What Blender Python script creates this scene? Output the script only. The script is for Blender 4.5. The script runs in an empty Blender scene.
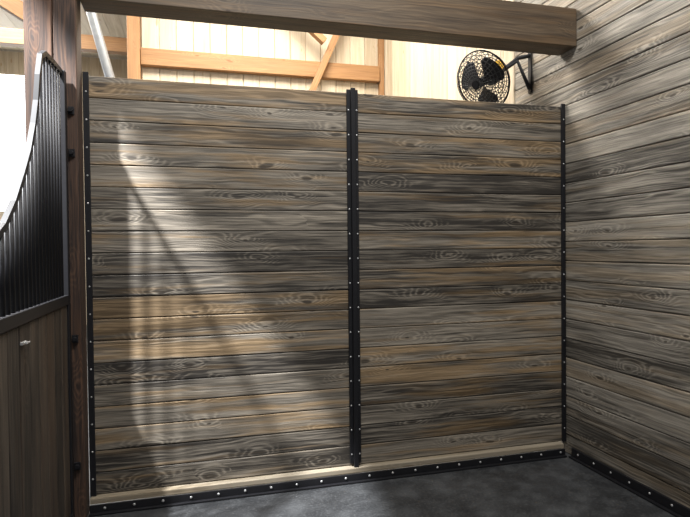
import bpy, bmesh, math, random
import numpy as np
from mathutils import Vector, Matrix
random.seed(31)
sc=bpy.context.scene
W=3.05
# ---------------- camera calibration ----------------
def basis(yaw,pitch,roll):
    f=np.array([math.sin(yaw)*math.cos(pitch),math.cos(yaw)*math.cos(pitch),math.sin(pitch)])
    r=np.array([math.cos(yaw),-math.sin(yaw),0.0])
    u=np.cross(r,f)
    r2=r*math.cos(roll)+u*math.sin(roll)
    u2=-r*math.sin(roll)+u*math.cos(roll)
    return f,r2,u2
def proj(P,p):
    f,r,u=basis(p[3],p[4],p[5]); d=np.array(P)-p[:3]
    z=d@f
    return np.array([345+p[6]*(d@r)/z,258.5-p[6]*(d@u)/z])
def res(p):
    H=p[7];o=[]
    for P,q in [((-W,0,H),(84,77)),((-W/2,0,H),(354,92)),((0,0,H),(564,104)),((-W,0,0),(88,511)),((-W/2,0,0),(357,479)),((0,0,0),(565,452)),((0,p[8],0),(682,517))]:
        o+=list(proj(P,p)-np.array(q))
    o.append((p[6]-560)*0.1)
    return np.array(o)
p=np.array([-2.445,-3.33,1.54,math.radians(15),math.radians(-1.5),0.0,560,2.42,-0.8])
for it in range(40):
    r0=res(p);J=np.zeros((len(r0),9))
    for i in range(9):
        q=p.copy();h=1e-4*(100 if i==6 else 1);q[i]+=h
        J[:,i]=(res(q)-r0)/h
    p=p-np.linalg.lstsq(J.T@J+1e-9*np.eye(9),J.T@r0,rcond=None)[0]
H=float(p[7])
cd=bpy.data.cameras.new("camera");cam=bpy.data.objects.new("camera",cd);sc.collection.objects.link(cam)
f_,r_,u_=basis(p[3],p[4],p[5])
cam.matrix_world=Matrix(((r_[0],u_[0],-f_[0],p[0]),(r_[1],u_[1],-f_[1],p[1]),(r_[2],u_[2],-f_[2],p[2]),(0,0,0,1)))
cd.sensor_width=36;cd.lens=36*p[6]/690;cd.clip_start=.02;cd.clip_end=100
sc.camera=cam

# ---------------- node helpers ----------------
class NT:
    def __init__(s,mat):
        s.t=mat.node_tree
    def n(s,typ,**kw):
        nd=s.t.nodes.new(typ)
        for k,v in kw.items(): setattr(nd,k,v)
        return nd
    def put(s,sock,v):
        if hasattr(v,'is_output') : s.t.links.new(v,sock)
        else: sock.default_value=v
    def m(s,op,a,b=None,c=None,clamp=False):
        nd=s.n('ShaderNodeMath',operation=op);nd.use_clamp=clamp
        s.put(nd.inputs[0],a)
        if b is not None:s.put(nd.inputs[1],b)
        if c is not None:s.put(nd.inputs[2],c)
        return nd.outputs[0]
    def mr(s,v,a,b,c=0.0,d=1.0,smooth=True):
        nd=s.n('ShaderNodeMapRange')
        if smooth: nd.interpolation_type='SMOOTHSTEP'
        s.put(nd.inputs[0],v)
        for i,x in enumerate((a,b,c,d)): s.put(nd.inputs[i+1],x)
        return nd.outputs[0]
    def comb(s,x,y,z=0.0):
        nd=s.n('ShaderNodeCombineXYZ')
        for i,v in enumerate((x,y,z)): s.put(nd.inputs[i],v)
        return nd.outputs[0]
    def noise(s,vec,scale=1.0,detail=3.0,rough=.55):
        nd=s.n('ShaderNodeTexNoise');s.put(nd.inputs['Vector'],vec)
        nd.inputs['Scale'].default_value=scale;nd.inputs['Detail'].default_value=detail;nd.inputs['Roughness'].default_value=rough
        return nd.outputs[0]
    def mix(s,fac,a,b,bt='MIX'):
        nd=s.n('ShaderNodeMix',data_type='RGBA',blend_type=bt)
        s.put(nd.inputs[0],fac);s.put(nd.inputs[6],a);s.put(nd.inputs[7],b)
        return nd.outputs[2]
def newmat(name):
    m=bpy.data.materials.new(name);m.use_nodes=True
    return m,NT(m),m.node_tree.nodes['Principled BSDF']
def wood(name,dark,light,warm,knots=.45,contrast=1.0,rough=.6,var=.5,warmth=.5,bump=.35,base=.33):
    m,T,B=newmat(name)
    uv=T.n('ShaderNodeUVMap',uv_map='uv').outputs[0];rn=T.n('ShaderNodeUVMap',uv_map='rnd').outputs[0]
    a=T.n('ShaderNodeSeparateXYZ');T.put(a.inputs[0],uv);b=T.n('ShaderNodeSeparateXYZ');T.put(b.inputs[0],rn)
    r1,r2=b.outputs[0],b.outputs[1]
    u0=T.m('MULTIPLY_ADD',r1,37.0,a.outputs[0]);v0=a.outputs[1]
    seed=T.m('MULTIPLY',r2,53.0)
    w1=T.m('SUBTRACT',T.noise(T.comb(T.m('MULTIPLY',u0,3.0),T.m('MULTIPLY',v0,14.0),seed),1,2),.5)
    w2=T.m('SUBTRACT',T.noise(T.comb(T.m('MULTIPLY',u0,3.0),T.m('MULTIPLY',v0,10.0),T.m('ADD',seed,4.0)),1,2),.5)
    u=T.m('MULTIPLY_ADD',w1,.18,u0);v=T.m('MULTIPLY_ADD',w2,.028,v0)
    vor=T.n('ShaderNodeTexVoronoi');vor.voronoi_dimensions='2D'
    T.put(vor.inputs['Vector'],T.comb(T.m('MULTIPLY',u,3.0),T.m('MULTIPLY_ADD',v,8.0,seed),0.0));vor.inputs['Scale'].default_value=1.0
    vor.inputs['Randomness'].default_value=1.0
    d=vor.outputs['Distance']
    cs=T.n('ShaderNodeSeparateColor');T.put(cs.inputs[0],vor.outputs['Color'])
    gate=T.mr(cs.outputs[0],1-knots-.02,1-knots+.02)
    dk=T.m('MULTIPLY',d,T.m('MULTIPLY_ADD',cs.outputs[1],2.0,.85))
    kin=T.m('MULTIPLY',T.mr(d,.0,.65,1,0),gate)
    nz=T.noise(T.comb(T.m('MULTIPLY',u,1.0),T.m('MULTIPLY',v,9.0),seed),1,3)
    ph=T.m('ADD',T.m('MULTIPLY',v,230.0),T.m('MULTIPLY',nz,44.0))
    ph=T.m('ADD',ph,T.m('MULTIPLY',kin,30.0))
    g=T.m('MULTIPLY_ADD',T.m('SINE',ph),.5,.5)
    g=T.m('POWER',g,2.0)
    fine=T.noise(T.comb(T.m('MULTIPLY',u0,4.0),T.m('MULTIPLY',v,300.0),seed),1,3,.65)
    mid=T.noise(T.comb(T.m('MULTIPLY',u0,1.8),T.m('MULTIPLY',v,90.0),T.m('ADD',seed,5.0)),1,4,.65)
    big=T.noise(T.comb(T.m('MULTIPLY',u0,1.5),T.m('MULTIPLY',v,20.0),T.m('ADD',seed,9.0)),1,4,.6)
    gi=T.noise(T.comb(T.m('MULTIPLY',u0,1.4),T.m('MULTIPLY',v0,10.0),T.m('ADD',seed,20.0)),1,2)
    g=T.m('MULTIPLY',g,T.m('MAXIMUM',T.mr(gi,.40,.64,.08,1.0),T.m('MULTIPLY',kin,1.2)))
    val=T.m('MULTIPLY_ADD',g,.40*contrast,T.m('MULTIPLY',T.m('SUBTRACT',fine,.5),.9*contrast))
    val=T.m('ADD',val,T.m('MULTIPLY',T.m('SUBTRACT',mid,.5),1.6*contrast))
    val=T.m('ADD',val,T.m('MULTIPLY',T.m('SUBTRACT',big,.5),1.35*contrast))
    val=T.m('ADD',val,T.m('MULTIPLY_ADD',T.m('SUBTRACT',r2,.5),var,base),clamp=True)
    col=T.mix(val,dark,light)
    wf=T.noise(T.comb(T.m('MULTIPLY',u0,1.2),T.m('MULTIPLY',v,20.0),T.m('ADD',seed,31.0)),1,3)
    wf=T.m('MULTIPLY',T.mr(T.m('MULTIPLY_ADD',r1,.26,wf),.58,.80),warmth)
    col=T.mix(wf,col,T.mix(val,[c*.3 for c in warm[:3]]+[1],warm))
    km=T.m('MULTIPLY',T.mr(dk,.07,.14,1,0),gate)
    col=T.mix(T.m('MULTIPLY',km,.8),col,[dark[0]*.9,dark[1]*.75,dark[2]*.6,1])
    T.put(B.inputs['Base Color'],col)
    B.inputs['Roughness'].default_value=rough
    bp=T.n('ShaderNodeBump');bp.inputs['Strength'].default_value=bump;bp.inputs['Distance'].default_value=.003
    T.put(bp.inputs['Height'],val);T.put(B.inputs['Normal'],bp.outputs[0])
    return m
def plain(name,col,rough=.5,metal=0.0,nscale=20,namt=.25,bump=0.0,spec=.5):
    m,T,B=newmat(name)
    tc=T.n('ShaderNodeTexCoord').outputs['Object']
    nz=T.noise(tc,nscale,4)
    c=T.mix(nz,[x*(1-namt) for x in col[:3]]+[1],[min(1,x*(1+namt)) for x in col[:3]]+[1])
    T.put(B.inputs['Base Color'],c);B.inputs['Roughness'].default_value=rough;B.inputs['Metallic'].default_value=metal
    B.inputs['Specular IOR Level'].default_value=spec
    if bump:
        bp=T.n('ShaderNodeBump');bp.inputs['Strength'].default_value=bump;bp.inputs['Distance'].default_value=.01
        T.put(bp.inputs['Height'],nz);T.put(B.inputs['Normal'],bp.outputs[0])
    return m
M_plank=wood("weathered_plank",(.024,.020,.016,1),(.33,.287,.228,1),(.37,.235,.105,1),knots=.36,warmth=.7,var=.5,base=.27)
M_plankR=wood("weathered_plank_right",(.038,.034,.029,1),(.38,.345,.29,1),(.38,.27,.15,1),knots=.34,warmth=.4,var=.5,base=.31)
M_beam=wood("beam_wood",(.035,.023,.014,1),(.17,.12,.072,1),(.21,.12,.05,1),knots=.25,contrast=.7,var=.1,warmth=.6)
M_post=wood("post_wood",(.015,.008,.006,1),(.12,.062,.035,1),(.16,.068,.028,1),knots=.2,contrast=1.0,var=.3,rough=.75)
M_pine=wood("pale_pine",(.46,.38,.27,1),(.78,.69,.54,1),(.72,.55,.34,1),knots=.15,contrast=.3,var=.35,warmth=.4,bump=.1)
M_orange=wood("orange_timber",(.22,.105,.04,1),(.50,.28,.125,1),(.55,.28,.10,1),knots=.2,contrast=.5,var=.2)
M_sill=wood("sill_wood",(.20,.165,.115,1),(.46,.40,.31,1),(.45,.34,.2,1),knots=.1,contrast=.5,var=.2,rough=.8)
M_door=wood("door_wood",(.012,.009,.007,1),(.10,.078,.058,1),(.12,.07,.04,1),knots=.2,var=.4)
M_black=plain("black_steel",(.010,.010,.012,1),.5,.0,40,.3,spec=.3)
M_guard=plain("fan_guard_wire",(.035,.036,.04,1),.4,.2,40,.2)
M_bolt=plain("galvanised_bolt",(.6,.6,.6,1),.35,.6,60,.15)
M_blade=plain("fan_blade",(.02,.02,.023,1),.5,spec=.3)
M_yellow=plain("yellow_plastic",(.75,.45,.04,1),.5)
M_conduit=plain("grey_conduit",(.26,.27,.28,1),.4,.3)
M_floor,T,B=newmat("rubber_mat_floor")
tc=T.n('ShaderNodeTexCoord').outputs['Object']
n1=T.noise(tc,2.2,6,.6);n2=T.noise(tc,70,4,.7);n3=T.noise(tc,9,5,.6)
f=T.m('ADD',T.m('MULTIPLY',T.mr(n1,.3,.75),.35),T.m('MULTIPLY',T.mr(n3,.4,.8),.25))
f=T.m('ADD',f,T.m('MULTIPLY',T.mr(n2,.48,.75),.5),clamp=True)
T.put(B.inputs['Base Color'],T.mix(f,(.020,.021,.023,1),(.115,.12,.125,1)))
T.put(B.inputs['Roughness'],T.mr(n3,.3,.7,.34,.52))
bp=T.n('ShaderNodeBump');bp.inputs['Strength'].default_value=.35;bp.inputs['Distance'].default_value=.004
T.put(bp.inputs['Height'],n2);T.put(B.inputs['Normal'],bp.outputs[0])
M_win,T,B=newmat("daylight_panel")
B.inputs['Base Color'].default_value=(.9,.92,.95,1);B.inputs['Emission Color'].default_value=(.93,.97,1,1);B.inputs['Emission Strength'].default_value=5

# ---------------- mesh helpers ----------------
def link(o,parent=None):
    sc.collection.objects.link(o)
    if parent: o.parent=parent
    return o
def empty(name):
    e=bpy.data.objects.new(name,None);e.empty_display_size=.1;return link(e)
class MB:
    def __init__(s):
        s.bm=bmesh.new();s.uv=s.bm.loops.layers.uv.new('uv');s.rn=s.bm.loops.layers.uv.new('rnd')
    def box(s,x,y,z,axis=0,mat=None,rot=None):
        lo=(x[0],y[0],z[0]);hi=(x[1],y[1],z[1])
        vs=[s.bm.verts.new((a,b,c)) for a in (lo[0],hi[0]) for b in (lo[1],hi[1]) for c in (lo[2],hi[2])]
        F=[(0,1,3,2),(4,6,7,5),(0,4,5,1),(2,3,7,6),(0,2,6,4),(1,5,7,3)]
        r=(random.random(),random.random());oth=[i for i in range(3) if i!=axis]
        for f in F:
            fc=s.bm.faces.new([vs[i] for i in f])
            for l in fc.loops:
                c=l.vert.co
                l[s.uv].uv=(c[axis],c[oth[0]]+c[oth[1]]+r[0]*3);l[s.rn].uv=r
        if rot is not None:
            piv,Mx=rot
            for v in vs: v.co=Mx@(v.co-piv)+piv
        return vs
    def cyl(s,p0,p1,r,seg=10,r2=None):
        p0=Vector(p0);p1=Vector(p1);d=(p1-p0);L=d.length
        Mx=Matrix.Translation((p0+p1)/2)@d.to_track_quat('Z','Y').to_matrix().to_4x4()
        g=bmesh.ops.create_cone(s.bm,cap_ends=True,segments=seg,radius1=r,radius2=r if r2 is None else r2,depth=L,matrix=Mx)
        return g['verts']
    def dome(s,p,r,axis='Y',flat=.5):
        sc_=Matrix.Diagonal((r if axis!='X' else r*flat,r if axis!='Y' else r*flat,r if axis!='Z' else r*flat,1))
        bmesh.ops.create_icosphere(s.bm,subdivisions=2,radius=1,matrix=Matrix.Translation(p)@sc_)
    def make(s,name,mat,parent=None,bevel=0.0,smooth=False):
        bmesh.ops.recalc_face_normals(s.bm,faces=s.bm.faces)
        me=bpy.data.meshes.new(name);s.bm.to_mesh(me);s.bm.free()
        me.materials.append(mat)
        if smooth:
            for q in me.polygons:q.use_smooth=True
        o=bpy.data.objects.new(name,me);link(o,parent)
        if bevel:
            b=o.modifiers.new('bevel','BEVEL');b.width=bevel;b.segments=2;b.limit_method='ANGLE'
        return o
def tube(name,pts,r,mat,parent=None,cyclic=False,smooth=False):
    cu=bpy.data.curves.new(name,'CURVE');cu.dimensions='3D';cu.bevel_depth=r;cu.bevel_resolution=2;cu.use_fill_caps=True
    for P in (pts if isinstance(pts[0][0],(tuple,list,Vector)) else [pts]):
        sp=cu.splines.new('POLY');sp.points.add(len(P)-1)
        for i,q in enumerate(P): sp.points[i].co=(*q,1)
        sp.use_cyclic_u=cyclic;sp.use_smooth=True
    cu.materials.append(mat)
    o=bpy.data.objects.new(name,cu);link(o,parent)
    return o

# ---------------- floor / ceiling ----------------
b=MB();b.box((-8,.6),(-5.5,8.6),(-.1,0));b.make("floor",M_floor)
b=MB()
x=-8.0
while x<.6:
    b.box((x,x+.24),(-4.4,8.6),(5.2,5.24),axis=1);x+=.245
b.make("ceiling",M_pine)

# ---------------- back partition ----------------
wb=empty("wall_back")
zb=.085;N=19;pt=(H-zb)/N
xm=-W/2
for nm,xa,xb in (("planks_left",-W+.006,xm-.002),("planks_right",xm+.002,-.004)):
    b=MB()
    for i in range(N):
        j=random.uniform(-.002,.002)
        b.box((xa,xb),(.004+j,.042+j),(zb+i*pt+.0014,zb+(i+1)*pt-.0014),axis=0)
    b.make(nm,M_plank,wb,bevel=.005)
b=MB();b.box((-W+.003,-.004),(.046,.056),(.085,H-.01));b.make("light_leak_backing",M_door,wb)  # dark sheet added behind the planks to stop light leaking through the gaps
b=MB()
b.box((-W-.001,-W+.030),(-.012,.0015),(.055,H+.015))
b.box((-.034,-.005),(-.012,.0015),(.085,H+.015))
b.make("edge_channels",M_black,wb,bevel=.002)
b=MB()
b.box((xm-.036,xm-.006),(-.012,.0015),(.10,H+.015))
b.box((xm+.006,xm+.036),(-.012,.0015),(.10,H+.015))
b.box((xm-.014,xm+.014),(-.034,-.0125),(.075,H+.02))
b.make("center_channel",M_black,wb,bevel=.003)
b=MB()
z=.16
while z<H-.02:
    for xx in (xm-.026,xm+.026): b.dome((xx,-.0135,z),.0055)
    b.dome((-W+.016,-.0135,z+.02),.005);b.dome((-.02,-.0135,z+.02),.005)
    z+=.152
b.make("channel_bolts",M_bolt,wb,smooth=True)
b=MB();b.box((-W+.003,-.045),(-.042,.045),(.0525,.0835),axis=0);b.make("trim_sill",M_sill,None,bevel=.004)
bb=empty("baseboard_back")
b=MB();b.box((-W+.003,-.045),(-.054,-.044),(.001,.052));b.box((-W+.003,-.045),(-.075,-.0545),(.001,.012));b.make("angle_iron",M_black,bb,bevel=.002)
b=MB();x=-W+.08
while x<-.06: b.dome((x,-.0555,.032),.0075);x+=.152
b.make("bolts",M_bolt,bb,smooth=True)
br=empty("baseboard_right")
b=MB();b.box((-.018,-.003),(-4.2,-.08),(.001,.066));b.box((-.04,-.0185),(-4.2,-.08),(.001,.012));b.make("angle_iron",M_black,br,bevel=.002)
b=MB();y=-.15
while y>-4.1: b.dome((-.0195,y,.04),.0075,'X');y-=.152
b.make("bolts",M_bolt,br,smooth=True)

# ---------------- right wall ----------------
wr=empty("wall_right")
b=MB();pr=.1335;z=.002;i=0
while z<5.15:
    cuts=[-4.2,.62]
    if i%3==1: cuts=[-4.2,random.uniform(-3.2,-2.0),.62]
    for a,c in zip(cuts[:-1],cuts[1:]):
        j=random.uniform(0,.003)
        b.box((j,.04+j),(a+.0015,c-.0015),(z+.0018,min(z+pr,5.18)-.0018),axis=1)
    z+=pr;i+=1
b.make("planks",M_plankR,wr,bevel=.006)
b=MB();b.box((.046,.06),(-4.2,.62),(.002,5.18));b.make("light_leak_backing",M_door,wr)  # added unseen sheet, blocks light between the right wall boards
b=MB();y=.63
while y<8.5:
    b.box((.0,.04),(y+.001,y+.199),(.002,5.18),axis=2);y+=.2
b.make("wall_right_neighbor",M_pine,None,bevel=.008)
b=MB();x=-3.05
while x<-.02:
    b.box((x+.001,min(x+.2,-.005)-.001),(3.80,3.84),(.002,5.18),axis=2);x+=.2
b.make("wall_far",M_pine,None,bevel=.010)
tf=empty("timber_frame")
b=MB();b.box((-3.055,-.075),(3.70,3.798),(3.64,3.84),axis=0);b.make("girt",M_orange,tf,bevel=.006)
b=MB();b.box((-.07,-.005),(3.72,3.798),(.002,5.15),axis=2);b.make("corner_post",M_orange,tf,bevel=.006)
b=MB();b.box((-3.20,-3.06),(3.66,3.82),(.002,5.15),axis=2);b.make("side_post",M_orange,tf,bevel=.006)
b=MB();pv=Vector((-.80,3.65,3.9))
b.box((-.84,-.76),(3.61,3.695),(3.0,5.0),axis=2,rot=(pv,Matrix.Rotation(math.radians(24),3,'Y')))
pv=Vector((-1.05,3.5,4.2))
b.box((-1.09,-1.01),(3.5,3.6),(3.95,5.0),axis=2,rot=(pv,Matrix.Rotation(math.radians(-50),3,'Y')));b.make("diagonal_braces",M_orange,tf,bevel=.005)
b=MB();x=-8.0
while x<-.02:
    x1=min(x+.2,-.01)
    if -6.9<x+.1<-4.55:
        b.box((x+.001,x1-.001),(8.4,8.44),(.002,2.2),axis=2);b.box((x+.001,x1-.001),(8.4,8.44),(4.75,5.18),axis=2)
    else: b.box((x+.001,x1-.001),(8.4,8.44),(.002,5.18),axis=2)
    x+=.2
b.make("wall_aisle_end",M_pine,None,bevel=.006)
b=MB();b.box((-6.98,-4.42),(8.45,8.47),(2.15,4.8));b.make("window_1",M_win)
b=MB();b.box((-7.9,-3.3),(5.9,6.05),(4.5,4.72),axis=0);b.make("tie_beam",M_orange,tf,bevel=.006)
b=MB();pv=Vector((-4.6,3.2,4.2))
b.box((-4.68,-4.52),(3.1,3.22),(3.1,5.3),axis=2,rot=(pv,Matrix.Rotation(math.radians(-58),3,'Y')));b.make("truss_brace",M_orange,tf,bevel=.006)
tube("conduit_pipe",[(-3.62,3.0,4.9),(-3.60,3.0,4.4),(-3.3,3.2,3.2),(-3.3,3.2,.01)],.05,M_conduit)

# ---------------- overhead beam ----------------
b=MB();b.box((-W+.006,-.003),(-.13,.06),(2.765,3.015),axis=0);b.make("ceiling_beam",M_beam,None,bevel=.005)

# ---------------- left post ----------------
wp=empty("wooden_post")
b=MB();b.box((-W-.115,-W-.004),(-.14,.0),(.002,5.15),axis=2);b.box((-W-.25,-W-.118),(-.145,.0),(.002,5.15),axis=2);b.make("post_timbers",M_post,wp,bevel=.006)
b=MB()
for z in (2.17,1.95,.98,.31):
    b.box((-W-.05,-W-.02),(-.150,-.1405),(z-.02,z+.02));b.cyl((-W-.035,-.1505,z),(-W-.035,-.166,z),.011,8)
b.make("lag_bolts",M_black,wp,bevel=.001)

# ---------------- stall door ----------------
dr=empty("stall_door")
X0,X1=-3.14,-3.10;XC=-3.12
half=[(-.17,2.35),(-.35,2.345),(-.52,2.335),(-.59,2.30),(-.635,2.20),(-.67,2.08),(-.72,1.97),(-.80,1.84),(-.90,1.73),(-1.01,1.62),(-1.13,1.53),(-1.3,1.45),(-1.45,1.41),(-1.6,1.40)]
full=half+[(-3.2-y,z) for y,z in reversed(half[:-1])]
def topz(y):
    for (a,za),(c,zc) in zip(full[:-1],full[1:]):
        if a>=y>=c: return za+(zc-za)*(y-a)/(c-a)
    return 2.35
b=MB()
b.box((X0,X1),(-.205,-.16),(.03,2.36));b.box((X0,X1),(-3.04,-2.995),(.03,2.36))
b.box((X0,X1),(-2.994,-.206),(1.165,1.215));b.box((X0,X1),(-2.994,-.206),(.03,.085))
b.box((X0,X1),(-1.62,-1.58),(.086,1.164))
b.make("steel_frame",M_black,dr,bevel=.003)
b=MB();prev=None
n=len(full)
for i,(y,z) in enumerate(full):
    a=Vector(full[max(0,i-1)]);c=Vector(full[min(n-1,i+1)]);t=(c-a).normalized();nn=Vector((-t.y,t.x))*.012
    ring=[b.bm.verts.new((xx,y+s*nn.x,z+s*nn.y)) for xx,s in ((X0+.010,-1),(X1-.010,-1),(X1-.010,1),(X0+.010,1))]
    if prev:
        for k in range(4): b.bm.faces.new((prev[k],prev[(k+1)%4],ring[(k+1)%4],ring[k]))
    else: b.bm.faces.new(ring)
    prev=ring
b.bm.faces.new(prev[::-1]);b.make("curved_top_rail",M_black,dr)
b=MB();y=-.262
while y>-2.98:
    b.cyl((XC,y,1.2),(XC,y,topz(y)-.005),.0095,10);y-=.056
b.make("vertical_bars",M_black,dr,smooth=True)
b=MB();y=-.208
while y>-2.95:
    y2=max(y-.135,-2.99)
    if not(-1.68<y-.068<-1.52): b.box((X0+.006,X1-.008),(y2+.003,y-.003),(.088,1.162),axis=2)
    y-=.135
b.make("door_boards",M_door,dr,bevel=.006)
b=MB();b.box((X1-.007,X1+.002),(-1.015,-.965),(1.090,1.101));b.cyl((X1+.002,-.97,1.095),(X1+.012,-.97,1.095),.004);b.cyl((X1+.012,-1.005,1.095),(X1+.012,-.965,1.095),.0035)
b.make("latch",M_bolt,dr,bevel=.001)

# ---------------- fan ----------------
fan=empty("wall_fan")
C=Vector((-.37,.46,2.68));ax=Vector((-.86,-.34,-.46)).normalized()
R=ax.to_track_quat('Z','Y').to_matrix()
def L(x,y,z): return tuple(C+R@Vector((x,y,z)))
RR=.225;DP=.09
rings=[]
for s in (1,-1):
    for k in range(1,11):
        r=RR*k/10;zz=s*DP*math.sqrt(max(0,1-(k/10)**3))
        rings.append([L(r*math.cos(t*math.tau/40),r*math.sin(t*math.tau/40),zz) for t in range(40)])
tube("guard_rings",rings,.0028,M_guard,fan,cyclic=True)
rad=[]
for s in (1,-1):
    for q in range(32):
        a=q*math.tau/32
        rad.append([L(RR*k/8*math.cos(a),RR*k/8*math.sin(a),s*DP*math.sqrt(max(0,1-(k/8)**3))) for k in range(1,9)])
tube("guard_spokes",rad,.0024,M_guard,fan)
tube("guard_rim",[L(RR*math.cos(t*math.tau/48),RR*math.sin(t*math.tau/48),0) for t in range(48)],.006,M_black,fan,cyclic=True)
b=MB()
for q in range(3):
    a0=q*math.tau/3+.5
    g=[]
    for i in range(7):
        rr=.035+.155*i/6;w=.35+.45*math.sin(math.pi*min(1,i/5.2)*.55)
        row=[]
        for j in range(5):
            t=(j/4-.5)*2*w*(.9 if i<6 else .65);row.append(b.bm.verts.new(L(rr*math.cos(a0+t),rr*math.sin(a0+t),t*.03)))
        g.append(row)
    for i in range(6):
        for j in range(4): b.bm.faces.new((g[i][j],g[i][j+1],g[i+1][j+1],g[i+1][j]))
b.make("blades",M_blade,fan,smooth=True)
b=MB();b.cyl(L(0,0,-.03),L(0,0,.03),.035,20);b.cyl(L(0,0,.088),L(0,0,.096),.035,20);b.cyl(L(0,0,-.21),L(0,0,-.089),.055,20,.06)
b.make("motor",M_black,fan,bevel=.003)
b=MB();q=Vector(L(0,0,-.15));b.cyl(q+Vector((-.01,-.055,.03)),q+Vector((-.02,-.11,.05)),.04,14);b.make("yellow_control",M_yellow,fan,bevel=.003)
mb=Vector(L(0,0,-.20))
b=MB();b.box((-.012,-.001),(.38,.42),(2.60,2.92));b.make("bracket_plate",M_black,fan,bevel=.002)
tube("bracket_arms",[[(-.012,.40,2.88),(-.10,.42,2.86),tuple(mb)],[(-.012,.40,2.63),(-.10,.42,2.84),tuple(mb)]],.016,M_black,fan)

# ---------------- lights ----------------
def area(name,loc,rot,size,power,col=(1,1,1)):
    l=bpy.data.lights.new(name,'AREA');l.shape='RECTANGLE';l.size=size[0];l.size_y=size[1];l.energy=power;l.color=col
    o=bpy.data.objects.new(name,l);o.location=loc;o.rotation_euler=rot;link(o);return o
area("stall_light",(-1.9,-2.1,4.9),(math.radians(14),math.radians(-2),0),(1.8,.6),185,(1,.98,.95))
area("neighbor_light",(-1.8,2.0,5.0),(0,0,0),(2.0,1.2),290,(1,.94,.84))
area("aisle_light",(-5.2,3.5,5.0),(0,0,0),(1.5,5),480,(1,.97,.92))
l=bpy.data.lights.new("barn_spot",'SPOT');l.energy=5000;l.spot_size=math.radians(49);l.spot_blend=.05;l.shadow_soft_size=.08;l.color=(.97,.98,1)
o=bpy.data.objects.new("barn_spot",l);o.location=(-4.6,-1.3,5.0)
o.rotation_euler=Vector((.125,.212,-.968)).to_track_quat('-Z','Y').to_euler();link(o)
w=bpy.data.worlds.new("world");sc.world=w;w.use_nodes=True
w.node_tree.nodes['Background'].inputs[0].default_value=(.9,.94,1,1);w.node_tree.nodes['Background'].inputs[1].default_value=.35
sc.view_settings.view_transform='Standard'
sc.view_settings.look='None'
